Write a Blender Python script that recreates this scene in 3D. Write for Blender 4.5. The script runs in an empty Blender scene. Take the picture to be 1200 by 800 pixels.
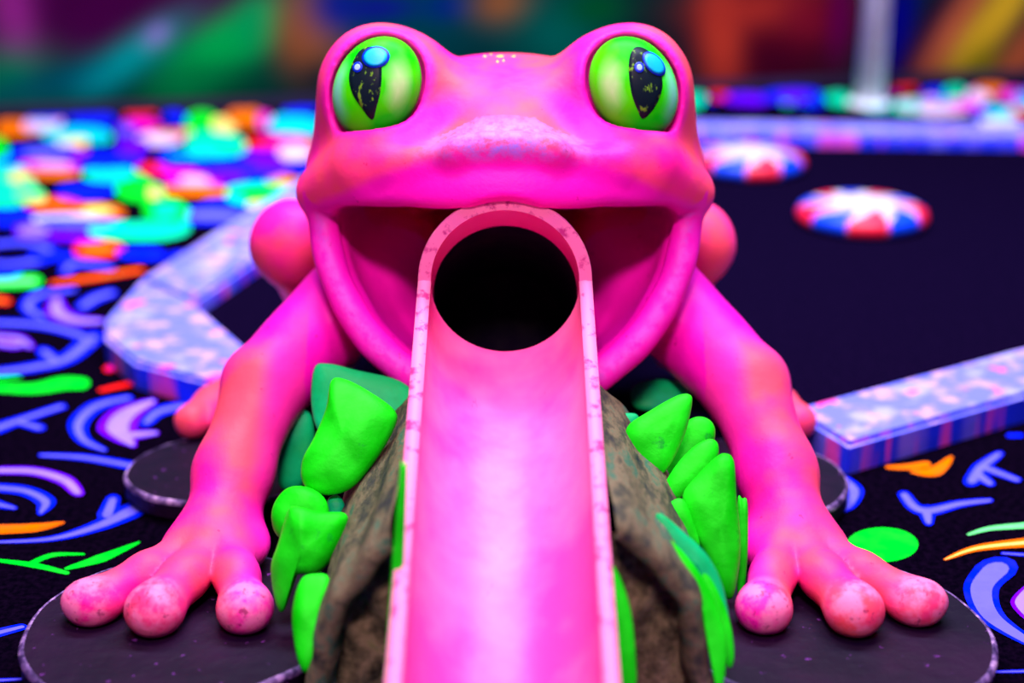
import bpy, bmesh, math, random
import numpy as np
from mathutils import Vector, Matrix
random.seed(7); rng = np.random.default_rng(7)
sc = bpy.context.scene
C = sc.collection

# ---------------------------------------------------------------- camera
CAM = Vector((0.007, 0.0, 0.75)); PITCH = math.radians(19.3); FPX = 1800.0
cd = bpy.data.cameras.new('camera'); cam = bpy.data.objects.new('camera', cd); C.objects.link(cam)
cam.location = CAM; cam.rotation_euler = (math.pi/2 - PITCH, 0, 0)
cd.sensor_width = 36; cd.lens = FPX/1200*36; cd.clip_start = 0.02
cd.dof.use_dof = True; cd.dof.focus_distance = 1.49; cd.dof.aperture_fstop = 1.7
sc.camera = cam
# ---------------------------------------------------------------- light
w = bpy.data.worlds.new('world'); sc.world = w; w.use_nodes = True
bg = w.node_tree.nodes['Background']; bg.inputs[0].default_value = (0.42, 0.03, 1.0, 1); bg.inputs[1].default_value = 0.022
def area(name, loc, target, size, col, power):
    l = bpy.data.lights.new(name, 'AREA'); l.shape = 'RECTANGLE'; l.size, l.size_y = size; l.color = col; l.energy = power
    o = bpy.data.objects.new(name, l); C.objects.link(o); o.location = loc
    o.rotation_euler = (Vector(target) - Vector(loc)).to_track_quat('-Z', 'Y').to_euler()
    return o
area('ceiling_lamp_over_frog', (-0.10, 1.20, 2.3), (0, 1.55, 0.3), (0.6, 0.35), (1.0, 0.82, 0.62), 39)
area('ceiling_lamp_before_frog', (-0.05, -0.25, 2.05), (0, 1.5, 0.25), (0.45, 0.2), (1.0, 0.60, 0.66), 52)
area('black_light_tube', (0.05, 0.45, 2.45), (0, 1.5, 0.25), (1.4, 0.2), (0.55, 0.0, 1.0), 20)
area('added_light_over_course', (0.3, 2.2, 2.5), (0.5, 4.0, 0.2), (2.4, 0.6), (0.74, 0.78, 1.0), 225)  # unseen light added to brighten the far carpet, mural and post
sc.view_settings.view_transform = 'Standard'; sc.view_settings.look = 'None'
sc.view_settings.exposure = 0.0; sc.view_settings.gamma = 1.0; sc.view_settings.use_curve_mapping = False

# ---------------------------------------------------------------- helpers
cth, sth = math.cos(PITCH), math.sin(PITCH)
def W(px, py, y=None, z=None):
    """point of the place seen at a photo position, at a chosen depth y or height z"""
    r = (px-600)/FPX; u = -(py-400)/FPX
    d = Vector((r, cth+u*sth, u*cth-sth))
    t = y/d.y if y is not None else (z-CAM.z)/d.z
    return CAM + d*t
def tag(o, label=None, cat=None, group=None, kind=None):
    if label: o['label'] = label
    if cat: o['category'] = cat
    if group: o['group'] = group
    if kind: o['kind'] = kind
    return o
def empty(name, loc=(0, 0, 0)):
    o = bpy.data.objects.new(name, None); C.objects.link(o); o.location = loc; o.empty_display_size = 0.05
    return o
def link(name, me, m=None, parent=None, smooth=True):
    o = bpy.data.objects.new(name, me); C.objects.link(o)
    if m: me.materials.append(m)
    if smooth: me.polygons.foreach_set('use_smooth', [True]*len(me.polygons))
    if parent is not None:
        o.parent = parent; o.matrix_parent_inverse = Matrix.Translation(-parent.location) if parent.type == 'EMPTY' else Matrix()
    return o
def mesh(name, v, f, m=None, parent=None, smooth=True):
    me = bpy.data.meshes.new(name); me.from_pydata([tuple(p) for p in v], [], [tuple(q) for q in f]); me.update()
    bm = bmesh.new(); bm.from_mesh(me); bmesh.ops.recalc_face_normals(bm, faces=bm.faces); bm.to_mesh(me); bm.free()
    return link(name, me, m, parent, smooth)
def catmull(pts, n=8, closed=False):
    P = [Vector(p) for p in pts]; out = []
    N = len(P); segs = N if closed else N-1
    for i in range(segs):
        if closed: a, b, c, d = P[(i-1) % N], P[i], P[(i+1) % N], P[(i+2) % N]
        else: a, b, c, d = P[max(i-1, 0)], P[i], P[i+1], P[min(i+2, N-1)]
        for k in range(n):
            t = k/n
            out.append(0.5*((2*b)+(c-a)*t+(2*a-5*b+4*c-d)*t*t+(3*b-a-3*c+d)*t**3))
    if not closed: out.append(P[-1])
    return out

# ---- materials
def nt(name, rough=0.5, spec=0.3):
    m = bpy.data.materials.new(name); m.use_nodes = True; t = m.node_tree
    b = t.nodes['Principled BSDF']; b.inputs['Roughness'].default_value = rough
    b.inputs['Specular IOR Level'].default_value = spec
    return m, t, b
def noise(t, scale, detail=4, rough=0.55, vec=None, stretch=None):
    n = t.nodes.new('ShaderNodeTexNoise'); n.inputs['Scale'].default_value = scale
    n.inputs['Detail'].default_value = detail; n.inputs['Roughness'].default_value = rough
    tc = t.nodes.new('ShaderNodeTexCoord'); src = tc.outputs['Object']
    if stretch:
        mp = t.nodes.new('ShaderNodeMapping'); mp.inputs['Scale'].default_value = stretch
        t.links.new(src, mp.inputs[0]); src = mp.outputs[0]
    t.links.new(src, n.inputs['Vector'])
    return n.outputs['Fac']
def ramp(t, fac, stops):
    r = t.nodes.new('ShaderNodeValToRGB'); e = r.color_ramp.elements
    while len(e) < len(stops): e.new(0.5)
    for i, (p, c) in enumerate(stops):
        e[i].position = p; e[i].color = (c[0], c[1], c[2], 1) if not isinstance(c, (int, float)) else (c, c, c, 1)
    t.links.new(fac, r.inputs[0]); return r.outputs[0]
def mix(t, fac, a, b, mode='MIX'):
    n = t.nodes.new('ShaderNodeMix'); n.data_type = 'RGBA'; n.blend_type = mode
    for s, v in ((n.inputs[0], fac), (n.inputs[6], a), (n.inputs[7], b)):
        if isinstance(v, (int, float)): s.default_value = v
        elif isinstance(v, tuple): s.default_value = (*v[:3], 1)
        else: t.links.new(v, s)
    return n.outputs[2]
def bump(t, b, h, s=0.3, d=0.004):
    n = t.nodes.new('ShaderNodeBump'); n.inputs['Strength'].default_value = s; n.inputs['Distance'].default_value = d
    t.links.new(h, n.inputs['Height']); t.links.new(n.outputs[0], b.inputs['Normal'])
def speck(name, a, b_, rough=0.5, spec=0.3, scale=20, lo=0.4, hi=0.62, bs=0.25, dark=None, bsc=60):
    """paint of colour a with soft patches of colour b_ and optional dark scuffs"""
    m, t, b = nt(name, rough, spec)
    c = mix(t, ramp(t, noise(t, scale), [(lo, 0.0), (hi, 1.0)]), a, b_)
    if dark: c = mix(t, ramp(t, noise(t, scale*2.3, 6, 0.7), [(0.62, 0.0), (0.70, 0.8)]), c, dark)
    t.links.new(c, b.inputs['Base Color']); bump(t, b, noise(t, bsc, 5), bs)
    return m
def plain(name, c, rough=0.6, spec=0.2):
    return speck(name, c, tuple(min(1, x*0.75+0.01) for x in c), rough, spec, 35, 0.45, 0.75, 0.1)

M = {}
M['carpet'] = speck('black_carpet', (0.001, 0.0005, 0.003), (0.0045, 0.0015, 0.009), 0.95, 0.0, 140, 0.4, 0.7, 0.5, bsc=400)
M['felt'] = speck('black_felt', (0.002, 0.001, 0.009), (0.006, 0.002, 0.018), 0.95, 0.0, 160, 0.4, 0.7, 0.4, bsc=400)
PAL = {'blue': (0.0, 0.012, 1.0), 'lav': (0.13, 0.13, 0.95), 'violet': (0.14, 0.0, 0.95), 'plav': (0.30, 0.20, 0.95), 'green': (0.0, 0.85, 0.02),
       'lgreen': (0.15, 0.95, 0.25), 'teal': (0.0, 0.80, 0.38), 'cyan': (0.0, 0.70, 0.75), 'orange': (0.95, 0.17, 0.0), 'red': (0.95, 0.01, 0.01),
       'yellow': (0.95, 0.80, 0.18), 'magenta': (0.9, 0.0, 0.6), 'pink': (0.95, 0.48, 0.80), 'white': (0.72, 0.70, 0.92)}
for k, c in PAL.items(): M['p_'+k] = plain('carpet_print_'+k, c, 0.9, 0.0)

# ---- signed distance modelling, meshed with surface nets
def smin(a, b, k):
    h = np.clip(0.5+0.5*(b-a)/k, 0, 1); return b+(a-b)*h-k*h*(1-h)
def smax(a, b, k): return -smin(-a, -b, k)
def ell(X, Y, Z, c, r, R=None):
    x, y, z = X-c[0], Y-c[1], Z-c[2]
    if R is not None:
        x, y, z = (R[i][0]*x+R[i][1]*y+R[i][2]*z for i in range(3))
    k0 = np.sqrt((x/r[0])**2+(y/r[1])**2+(z/r[2])**2)
    k1 = np.sqrt((x/r[0]**2)**2+(y/r[1]**2)**2+(z/r[2]**2)**2)
    return k0*(k0-1)/np.maximum(k1, 1e-6)
def cap(X, Y, Z, a, b, ra, rb):
    a = np.array(a, float); b = np.array(b, float); d = b-a
    t = np.clip(((X-a[0])*d[0]+(Y-a[1])*d[1]+(Z-a[2])*d[2])/d.dot(d), 0, 1)
    return np.sqrt((X-a[0]-t*d[0])**2+(Y-a[1]-t*d[1])**2+(Z-a[2]-t*d[2])**2)-(ra+(rb-ra)*t)
def surface_nets(F, org, h):
    S = F < 0
    n = np.array(F.shape)-1
    cnt = np.zeros(n, np.int8); pos = np.zeros((*n, 3), np.float32)
    cor = [(i, j, k) for i in (0, 1) for j in (0, 1) for k in (0, 1)]
    sl = lambda c: tuple(slice(c[a], c[a]+n[a]) for a in range(3))
    for c0 in cor:
        for ax in range(3):
            if c0[ax]: continue
            c1 = list(c0); c1[ax] = 1
            A, B = F[sl(c0)], F[sl(c1)]
            x = (A < 0) != (B < 0)
            t = np.where(x, A/np.where(x, A-B, 1), 0)
            cnt += x
            for q in range(3):
                pos[..., q] += np.where(x, c0[q]+(t if q == ax else 0), 0)
    act = cnt > 0
    idx = -np.ones(n, np.int64); idx[act] = np.arange(act.sum())
    ijk = np.argwhere(act)
    V = (ijk+pos[act]/cnt[act][:, None])*h+np.array(org)
    quads = []
    for ax in range(3):
        a1, a2 = (ax+1) % 3, (ax+2) % 3
        s0 = [slice(1, -1)]*3; s1 = [slice(1, -1)]*3
        s0[ax] = slice(0, -1); s1[ax] = slice(1, None)
        A, B = S[tuple(s0)], S[tuple(s1)]
        for flip, msk in ((False, A & ~B), (True, ~A & B)):
            e = np.argwhere(msk)
            if not len(e): continue
            e = e.copy()
            off = np.ones(3, int); off[ax] = 0
            e += off
            def at(d1, d2):
                q = e.copy(); q[:, a1] -= d1; q[:, a2] -= d2
                return idx[q[:, 0], q[:, 1], q[:, 2]]
            Q = np.stack([at(1, 1), at(0, 1), at(0, 0), at(1, 0)], 1)
            quads.append(Q[:, ::-1] if flip else Q)
    return V, np.concatenate(quads)
def np_mesh(name, V, Q, m, parent=None):
    me = bpy.data.meshes.new(name)
    me.vertices.add(len(V)); me.vertices.foreach_set('co', V.astype(np.float32).ravel())
    me.loops.add(Q.size); me.loops.foreach_set('vertex_index', Q.astype(np.int32).ravel())
    me.polygons.add(len(Q)); me.polygons.foreach_set('loop_start', np.arange(0, Q.size, 4, dtype=np.int32))
    me.update(calc_edges=True); me.validate()
    return link(name, me, m, parent, True)

# ================================================================ THE SETTING
def box_pts(x0, x1, y0, y1, z0, z1):
    return [(x0, y0, z0), (x1, y0, z0), (x1, y1, z0), (x0, y1, z0), (x0, y0, z1), (x1, y0, z1), (x1, y1, z1), (x0, y1, z1)]
BOXF = [(0, 3, 2, 1), (4, 5, 6, 7), (0, 1, 5, 4), (1, 2, 6, 5), (2, 3, 7, 6), (3, 0, 4, 7)]
YW = 4.12; YS = 0.2         # the mural wall runs slightly askew: y = YW + YS*x
floor = tag(mesh('floor', box_pts(-4, 4, -2.5, 5.2, -0.05, 0), BOXF, M['carpet'], smooth=False), 'black carpet printed with neon swirls', kind='structure')
base = tag(mesh('baseboard_back', [(x, y+YS*x, z) for x, y, z in box_pts(-4, 4, YW-0.02, YW, 0.0, 0.03)], BOXF, plain('dark_baseboard', (0.01, 0.006, 0.03), 0.7), smooth=False), kind='structure')

# mural wall: soft airbrushed shapes as the wall's own paint
def mural():
    nx, nz = 420, 130
    xs = np.linspace(-4, 4, nx); zs = np.linspace(0, 2.6, nz)
    Xg, Zg = np.meshgrid(xs, zs)
    col = np.zeros((nz, nx, 3)); col[:] = (0.004, 0.035, 0.035)
    def blob(px, py, sx, sy, rot, c, a=1.0, p=2.0):
        q = W(px, py, y=YW+YS*(px-600)*4.3/FPX); s = 4.3/FPX
        dx, dz = Xg-q.x, Zg-q.z
        ca, sa = math.cos(math.radians(rot)), math.sin(math.radians(rot))
        u, v = (dx*ca+dz*sa)/(sx*s), (-dx*sa+dz*ca)/(sy*s)
        k = np.clip(a*np.exp(-((u*u+v*v)**(p/2))*0.9), 0, 1)[..., None]
        col[:] = col*(1-k)+np.array(c)*k
    # left of the frog
    blob(130, 15, 190, 55, 0, (0.07, 0.002, 0.06), 1, 4)
    blob(10, 20, 22, 60, 0, (0.28, 0.03, 0.22)); blob(10, 95, 40, 30, 0, (0.0, 0.22, 0.10))
    blob(100, 90, 140, 18, 12, (0.0, 0.11, 0.13)); blob(150, 70, 60, 17, 35, (0.0, 0.34, 0.30)); blob(182, 42, 14, 10, 35, (0.25, 0.2, 0.45))
    blob(255, 62, 75, 30, 30, (0.0, 0.40, 0.09), 1, 3); blob(300, 25, 28, 20, 55, (0.0, 0.32, 0.10)); blob(250, 92, 70, 22, 0, (0.0, 0.12, 0.05), .7)
    blob(365, 45, 36, 55, 10, (0.32, 0.11, 0.03), 1, 3); blob(400, 8, 30, 28, 0, (0.01, 0.005, 0.28)); blob(390, 95, 45, 25, 0, (0.004, 0.02, 0.03))
    # over the head
    blob(500, 15, 90, 60, 0, (0.0, 0.07, 0.08)); blob(445, 10, 40, 12, 0, (0.01, 0.01, 0.22)); blob(525, 8, 22, 14, 0, (0.0, 0.03, 0.20))
    blob(590, 5, 30, 20, 0, (0.28, 0.10, 0.03)); blob(655, 40, 50, 45, 0, (0.0, 0.13, 0.10)); blob(700, 10, 35, 20, 0, (0.0, 0.10, 0.03)); blob(780, 40, 35, 60, 0, (0.0, 0.025, 0.03))
    # right of the frog
    blob(905, 45, 105, 80, 0, (0.07, 0.002, 0.02), 1, 4); blob(845, 45, 26, 65, 8, (0.42, 0.055, 0.03), 1, 2.5); blob(890, 10, 70, 24, 0, (0.40, 0.045, 0.03), .9)
    blob(955, 20, 40, 30, 0, (0.20, 0.01, 0.03)); blob(985, 20, 14, 50, 0, (0.15, 0.0, 0.09)); blob(1045, 45, 26, 75, -12, (0.004, 0.002, 0.25), 1, 3)
    blob(1085, 60, 22, 90, -22, (0.05, 0.005, 0.05)); blob(1120, 35, 22, 95, -30, (0.45, 0.13, 0.06), 1, 3); blob(1165, 25, 24, 95, -35, (0.62, 0.42, 0.03), 1, 3)
    blob(1150, 80, 22, 28, -30, (0.20, 0.20, 0.01)); blob(1195, 70, 22, 70, -30, (0.42, 0.12, 0.05)); blob(1100, 105, 80, 18, 0, (0.04, 0.005, 0.02), .8)
    # the painting goes on outside the photograph
    pal = [(0.0, 0.30, 0.12), (0.35, 0.11, 0.04), (0.01, 0.01, 0.25), (0.2, 0.01, 0.09), (0.0, 0.25, 0.25), (0.40, 0.05, 0.03), (0.5, 0.35, 0.04)]
    for i in range(120):
        px = random.choice([random.uniform(-1200, -60), random.uniform(1270, 2300), random.uniform(-200, 1400)])
        py = random.uniform(-1100, 100) if (px < -60 or px > 1270) else random.uniform(-1100, -90)
        blob(px, py, random.uniform(30, 90), random.uniform(20, 55), random.uniform(0, 180), random.choice(pal), 0.9, 3)
    v = np.stack([Xg, YW+YS*Xg, Zg], -1).reshape(-1, 3)
    i = np.arange((nz-1)*(nx-1)); r, c = i//(nx-1), i % (nx-1); a = r*nx+c
    Q = np.stack([a, a+1, a+nx+1, a+nx], 1)
    m, t, b = nt('painted_mural', 0.9, 0.0)
    at = t.nodes.new('ShaderNodeAttribute'); at.attribute_name = 'paint'
    c2 = mix(t, ramp(t, noise(t, 9, 5), [(0.3, 0.85), (0.7, 1.0)]), (0, 0, 0), at.outputs['Color'])
    t.links.new(c2, b.inputs['Base Color'])
    o = np_mesh('wall_back', v, Q, m)
    ca = o.data.color_attributes.new('paint', 'FLOAT_COLOR', 'POINT')
    col = col**1.25*0.88
    ca.data.foreach_set('color', np.concatenate([col.reshape(-1, 3), np.ones((nz*nx, 1))], 1).astype(np.float32).ravel())
    tag(o, 'back wall with a blurred airbrushed mural', kind='structure')
mural()

# ---- printed carpet motifs (flat print lying in the carpet face)
def stroke_faces(V, Fc, pts, wd, z, scale=1.0):
    """tapered brush stroke through photo positions, laid on the floor"""
    P = catmull([(p[0], p[1], 0) for p in pts], 7); n = len(P); b0 = len(V)
    Lw = []
    for i in range(n):
        s = i/(n-1)*(len(wd)-1); j = min(int(s), len(wd)-2); Lw.append(wd[j]+(wd[j+1]-wd[j])*(s-j))
    ring = []
    def nrm(i):
        d = P[min(i+1, n-1)]-P[max(i-1, 0)]; d.y *= 2.1; d.normalize(); return Vector((-d.y, d.x/2.1, 0))
    for i in range(n):
        m_ = nrm(i)*Lw[i]*0.5*scale
        a, b = P[i]+m_, P[i]-m_
        ring.append((a, b))
    d0 = (P[0]-P[1]); d1 = (P[-1]-P[-2])
    if d0.length: d0.normalize()
    if d1.length: d1.normalize()
    outl = [r[0] for r in ring]
    for k in range(1, 6):
        a = math.pi*k/6; outl.append(P[-1]+(nrm(n-1)*math.cos(a)+d1*math.sin(a)*0.8)*Lw[-1]*0.5*scale)
    outl += [r[1] for r in reversed(ring)]
    for k in range(1, 6):
        a = math.pi*k/6; outl.append(P[0]+(-nrm(0)*math.cos(a)+d0*math.sin(a)*0.8)*Lw[0]*0.5*scale)
    # strip faces
    for (a, b) in ring:
        V.append(W(a.x, a.y, z=z)); V.append(W(b.x, b.y, z=z))
    for i in range(n-1):
        q = b0+2*i; Fc.append((q, q+1, q+3, q+2))
    for (c0, e0, seq) in (((b0+2*n-2), (b0+2*n-1), outl[n:n+5]), ((b0+1), b0, outl[2*n+5:])):
        s0 = len(V)
        for p in seq: V.append(W(p.x, p.y, z=z))
        Fc.append((c0, *range(s0, s0+len(seq)), e0))
motif_n = 0
def motif(strokes, outer, core=None, cs=0.5):
    if core: strokes = [(p, [x*1.5 for x in w_]) for p, w_ in strokes]; cs *= 0.80
    V, Fc = [], []
    for k, (pts, wd) in enumerate(strokes): stroke_faces(V, Fc, pts, wd, 0.0010+0.00012*k)
    o = mesh('carpet_motif', V, Fc, M['p_'+outer], floor, False)
    if core:
        V, Fc = [], []
        for k, (pts, wd) in enumerate(strokes): stroke_faces(V, Fc, pts, wd, 0.0016+0.00012*k, cs)
        mesh('motif_core', V, Fc, M['p_'+core], o, False)
    return o
S = motif
# near left, in focus
S([([(-6, 454), (40, 455), (75, 449), (94, 449)], [20, 24, 30, 28]), ([(-5, 443), (22, 442)], [8, 6])], 'green')
S([([(-5, 436), (40, 430), (78, 420), (108, 396)], [12, 14, 16, 18]), ([(52, 412), (64, 422)], [12, 14])], 'blue', 'lav')
S([([(-4, 402), (18, 404), (30, 400)], [10, 12, 8])], 'violet', 'plav')
S([([(118, 457), (140, 452), (160, 448)], [7, 9, 11])], 'red')
S([([(150, 466), (112, 476), (92, 496), (98, 515), (122, 527)], [9, 15, 16, 12, 5])], 'blue', 'lav')
S([([(178, 470), (148, 485), (138, 502), (154, 520)], [8, 26, 32, 8]), ([(148, 510), (182, 507)], [18, 7])], 'violet', 'plav', .68)
S([([(172, 494), (186, 482), (216, 475)], [11, 14, 14])], 'blue', 'lav')
S([([(48, 533), (100, 536), (152, 545)], [5, 10, 13])], 'blue', 'lav')
S([([(-5, 502), (35, 488), (72, 476)], [16, 10, 9]), ([(22, 494), (46, 501)], [10, 11])], 'blue', 'lav')
S([([(-5, 551), (40, 552), (75, 562), (90, 576)], [11, 13, 15, 11])], 'violet', 'plav', .65)
S([([(-5, 571), (30, 575), (53, 587), (48, 600)], [13, 15, 17, 6])], 'blue', 'lav')
S([([(-5, 590), (17, 595)], [13, 5])], 'blue', 'lav')
S([([(-5, 620), (40, 618), (74, 612)], [15, 13, 3])], 'orange', 'orange')
S([([(-5, 635), (60, 631), (112, 617), (150, 600), (183, 583)], [4, 8, 15, 22, 14]), ([(126, 602), (132, 586)], [16, 12])], 'blue', 'lav', .6)
S([([(-5, 656), (40, 662), (78, 671)], [6, 12, 8]), ([(36, 660), (62, 650), (98, 649)], [8, 9, 4]), ([(78, 666), (118, 654), (163, 635)], [6, 18, 3])], 'green')
S([([(-6, 742), (26, 734)], [14, 10])], 'blue', 'lav')
S([([(-5, 797), (48, 794)], [6, 3])], 'blue', 'lav')
S([([(195, 588), (215, 586)], [10, 10])], 'blue')
# middle left
S([([(86, 339), (45, 346), (33, 360), (50, 372)], [7, 12, 13, 9])], 'blue', 'lav')
S([([(66, 352), (68, 366), (88, 375), (118, 376)], [10, 20, 16, 8])], 'violet', 'plav', .6)
S([([(98, 358), (112, 349), (130, 343)], [12, 13, 11])], 'blue', 'lav')
S([([(-5, 378), (50, 381), (92, 392), (108, 404)], [10, 12, 12, 6])], 'blue', 'lav')
S([([(-5, 394), (22, 397), (34, 405)], [11, 12, 8])], 'violet', 'plav')
S([([(-5, 286), (30, 284), (55, 292), (48, 304), (15, 309), (-5, 308)], [9, 10, 14, 14, 10, 8])], 'blue', 'lav')
S([([(-5, 330), (38, 329)], [22, 20])], 'green', 'lgreen')
S([([(-5, 351), (7, 353)], [12, 10])], 'red', 'orange')
S([([(62, 332), (110, 325), (165, 316)], [6, 9, 7])], 'red', 'orange')
S([([(78, 316), (90, 308), (130, 313)], [11, 12, 8])], 'blue', 'lav')
S([([(120, 322), (160, 317)], [3, 4])], 'lgreen')
S([([(128, 432), (134, 428)], [9, 9])], 'red', 'magenta')
# far left carpet: rounded blots seen at a low angle (photo x, y, half length, half height, colour, core)
FAR = [(18, 150, 26, 9, 'orange', None), (50, 146, 22, 9, 'pink', 'white'), (55, 137, 22, 5, 'blue', None), (108, 139, 26, 9, 'blue', None), (92, 158, 38, 10, 'cyan', None),
       (85, 167, 17, 6, 'yellow', None), (86, 175, 16, 4, 'red', None), (50, 179, 38, 9, 'blue', 'lav'), (-2, 174, 11, 13, 'green', None), (164, 135, 20, 4, 'red', None),
       (166, 146, 22, 6, 'magenta', None), (148, 152, 12, 8, 'violet', 'lav'), (188, 162, 28, 8, 'pink', 'white'), (156, 173, 18, 11, 'violet', None), (200, 155, 24, 3, 'orange', None),
       (205, 137, 14, 6, 'blue', None), (237, 146, 18, 17, 'green', None), (262, 147, 15, 9, 'yellow', None), (290, 138, 24, 11, 'orange', None), (310, 141, 9, 9, 'magenta', None),
       (252, 169, 38, 14, 'teal', None), (226, 180, 26, 5, 'cyan', None), (347, 147, 34, 11, 'cyan', None), (352, 131, 20, 5, 'blue', None), (308, 168, 22, 6, 'red', None),
       (335, 163, 30, 4, 'magenta', None), (357, 170, 16, 4, 'orange', None), (345, 179, 22, 8, 'pink', 'white'), (308, 188, 26, 11, 'violet', None), (240, 192, 55, 7, 'blue', None),
       (125, 188, 42, 9, 'blue', None), (178, 197, 16, 6, 'red', None), (200, 201, 32, 5, 'magenta', None), (335, 192, 30, 8, 'blue', None), (8, 215, 34, 26, 'teal', None),
       (20, 207, 12, 10, 'lgreen', 'yellow'), (35, 228, 18, 9, 'lgreen', None), (62, 193, 34, 6, 'magenta', 'pink'), (92, 186, 40, 5, 'violet', None), (58, 204, 34, 5, 'orange', None),
       (132, 205, 34, 9, 'teal', 'cyan'), (228, 211, 30, 8, 'magenta', 'pink'), (265, 206, 25, 6, 'violet', None), (230, 223, 42, 6, 'orange', None), (180, 226, 12, 10, 'lgreen', 'yellow'),
       (160, 222, 22, 15, 'green', None), (305, 226, 42, 12, 'teal', 'green'), (312, 240, 20, 5, 'yellow', 'orange'), (100, 224, 35, 8, 'blue', None), (285, 205, 45, 8, 'blue', None),
       (62, 239, 36, 7, 'red', 'orange'), (115, 247, 30, 8, 'orange', 'yellow'), (75, 256, 34, 6, 'white', None), (95, 262, 60, 6, 'blue', 'lav'), (195, 246, 27, 13, 'green', 'teal'),
       (165, 270, 55, 12, 'teal', None), (115, 292, 33, 9, 'red', 'orange'), (166, 297, 26, 8, 'blue', None), (250, 252, 50, 9, 'blue', 'lav'), (40, 270, 26, 9, 'violet', 'plav'),
       (15, 255, 25, 9, 'blue', None), (88, 277, 32, 6, 'violet', None), (215, 300, 20, 5, 'blue', None), (60, 300, 30, 5, 'blue', None), (268, 240, 26, 7, 'blue', None),
       (330, 210, 18, 5, 'orange', None), (335, 243, 22, 6, 'violet', None), (25, 190, 30, 6, 'blue', None), (5, 320, 20, 5, 'blue', None), (205, 180, 18, 6, 'blue', None)]
def blot(px, py, rx, ry, outer, core, zz):
    def poly(s, z):
        ph = random.uniform(0, 6.28); out = []
        for k in range(20):
            a = 2*math.pi*k/20
            e = 1+0.10*math.sin(2*a+ph)+0.06*math.sin(3*a-ph)
            ca, sa = math.cos(a), math.sin(a)
            sx = math.copysign(abs(ca)**0.8, ca)*rx*e*s; sy = math.copysign(abs(sa)**0.8, sa)*ry*e*s
            out.append(W(px+sx, py+sy, z=z))
        return out
    o = mesh('carpet_motif', poly(1, zz), [range(20)], M['p_'+outer], floor, False)
    if core: mesh('motif_core', poly(0.6, zz+0.0009), [range(20)], M['p_'+core], o, False)
for i, f in enumerate(FAR): blot(*f, 0.001+0.0001*(i % 8))
# far right, beyond the border, and the near right
FARR = [(812, 118, 14, 9, 'teal', None), (845, 112, 14, 4, 'red', None), (875, 116, 24, 7, 'violet', None), (930, 113, 32, 9, 'blue', 'violet'), (985, 116, 16, 8, 'teal', None), (1025, 122, 18, 8, 'cyan', None),
        (1062, 124, 14, 9, 'teal', 'white'), (1062, 104, 12, 4, 'red', None), (1095, 108, 12, 6, 'blue', None), (1118, 111, 13, 11, 'teal', None), (1148, 112, 16, 9, 'pink', 'white'), (1160, 105, 18, 6, 'orange', None),
        (1105, 128, 34, 7, 'white', 'pink'), (1128, 122, 22, 6, 'magenta', None), (1165, 131, 22, 7, 'cyan', None), (1150, 132, 10, 6, 'blue', None), (1195, 130, 12, 7, 'red', None), (1185, 112, 14, 8, 'magenta', None), (1200, 118, 12, 9, 'cyan', None), (1170, 141, 26, 5, 'white', None)]
for i, f in enumerate(FARR): blot(*f, 0.001+0.0001*(i % 8))
S([([(1040, 547), (1062, 547), (1085, 544)], [6, 12, 14]), ([(1070, 552), (1095, 552), (1114, 536)], [8, 22, 5])], 'orange')
S([([(1060, 580), (1072, 594), (1090, 598), (1125, 590), (1160, 586)], [10, 12, 16, 11, 6]), ([(1086, 600), (1088, 611)], [14, 8])], 'blue', 'lav', .66)
S([([(1170, 532), (1150, 547), (1140, 562)], [8, 14, 14]), ([(1146, 556), (1160, 566)], [14, 8]), ([(1155, 548), (1192, 562)], [11, 7])], 'blue', 'lav', .66)
S([([(1183, 510), (1196, 510)], [9, 9])], 'blue')
g = W(1037, 638, z=0.001)
def ellipse_motif(px, py, rx, ry, c):
    mesh('carpet_motif', [W(px+rx*math.cos(a), py+ry*math.sin(a), z=0.001) for a in [2*math.pi*k/28 for k in range(28)]], [range(28)], M['p_'+c], floor, False)
ellipse_motif(1034, 638, 42, 20, 'green')
S([([(1135, 626), (1160, 619), (1206, 615)], [4, 9, 14])], 'lgreen')
S([([(1108, 655), (1145, 642), (1206, 635)], [3, 9, 15])], 'orange', 'yellow', .35)
S([([(1175, 648), (1206, 650)], [4, 6])], 'blue', 'lav')
S([([(1166, 668), (1150, 690), (1162, 722), (1206, 752)], [34, 28, 22, 12])], 'blue', 'lav', .76)
S([([(1206, 690), (1196, 705), (1206, 720)], [12, 16, 14])], 'violet', 'plav', .7)
S([([(1165, 787), (1206, 786)], [4, 6])], 'blue', 'lav')
S([([(975, 602), (994, 592), (1001, 575), (990, 562)], [6, 12, 15, 10])], 'blue', 'lav', .6)
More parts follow.
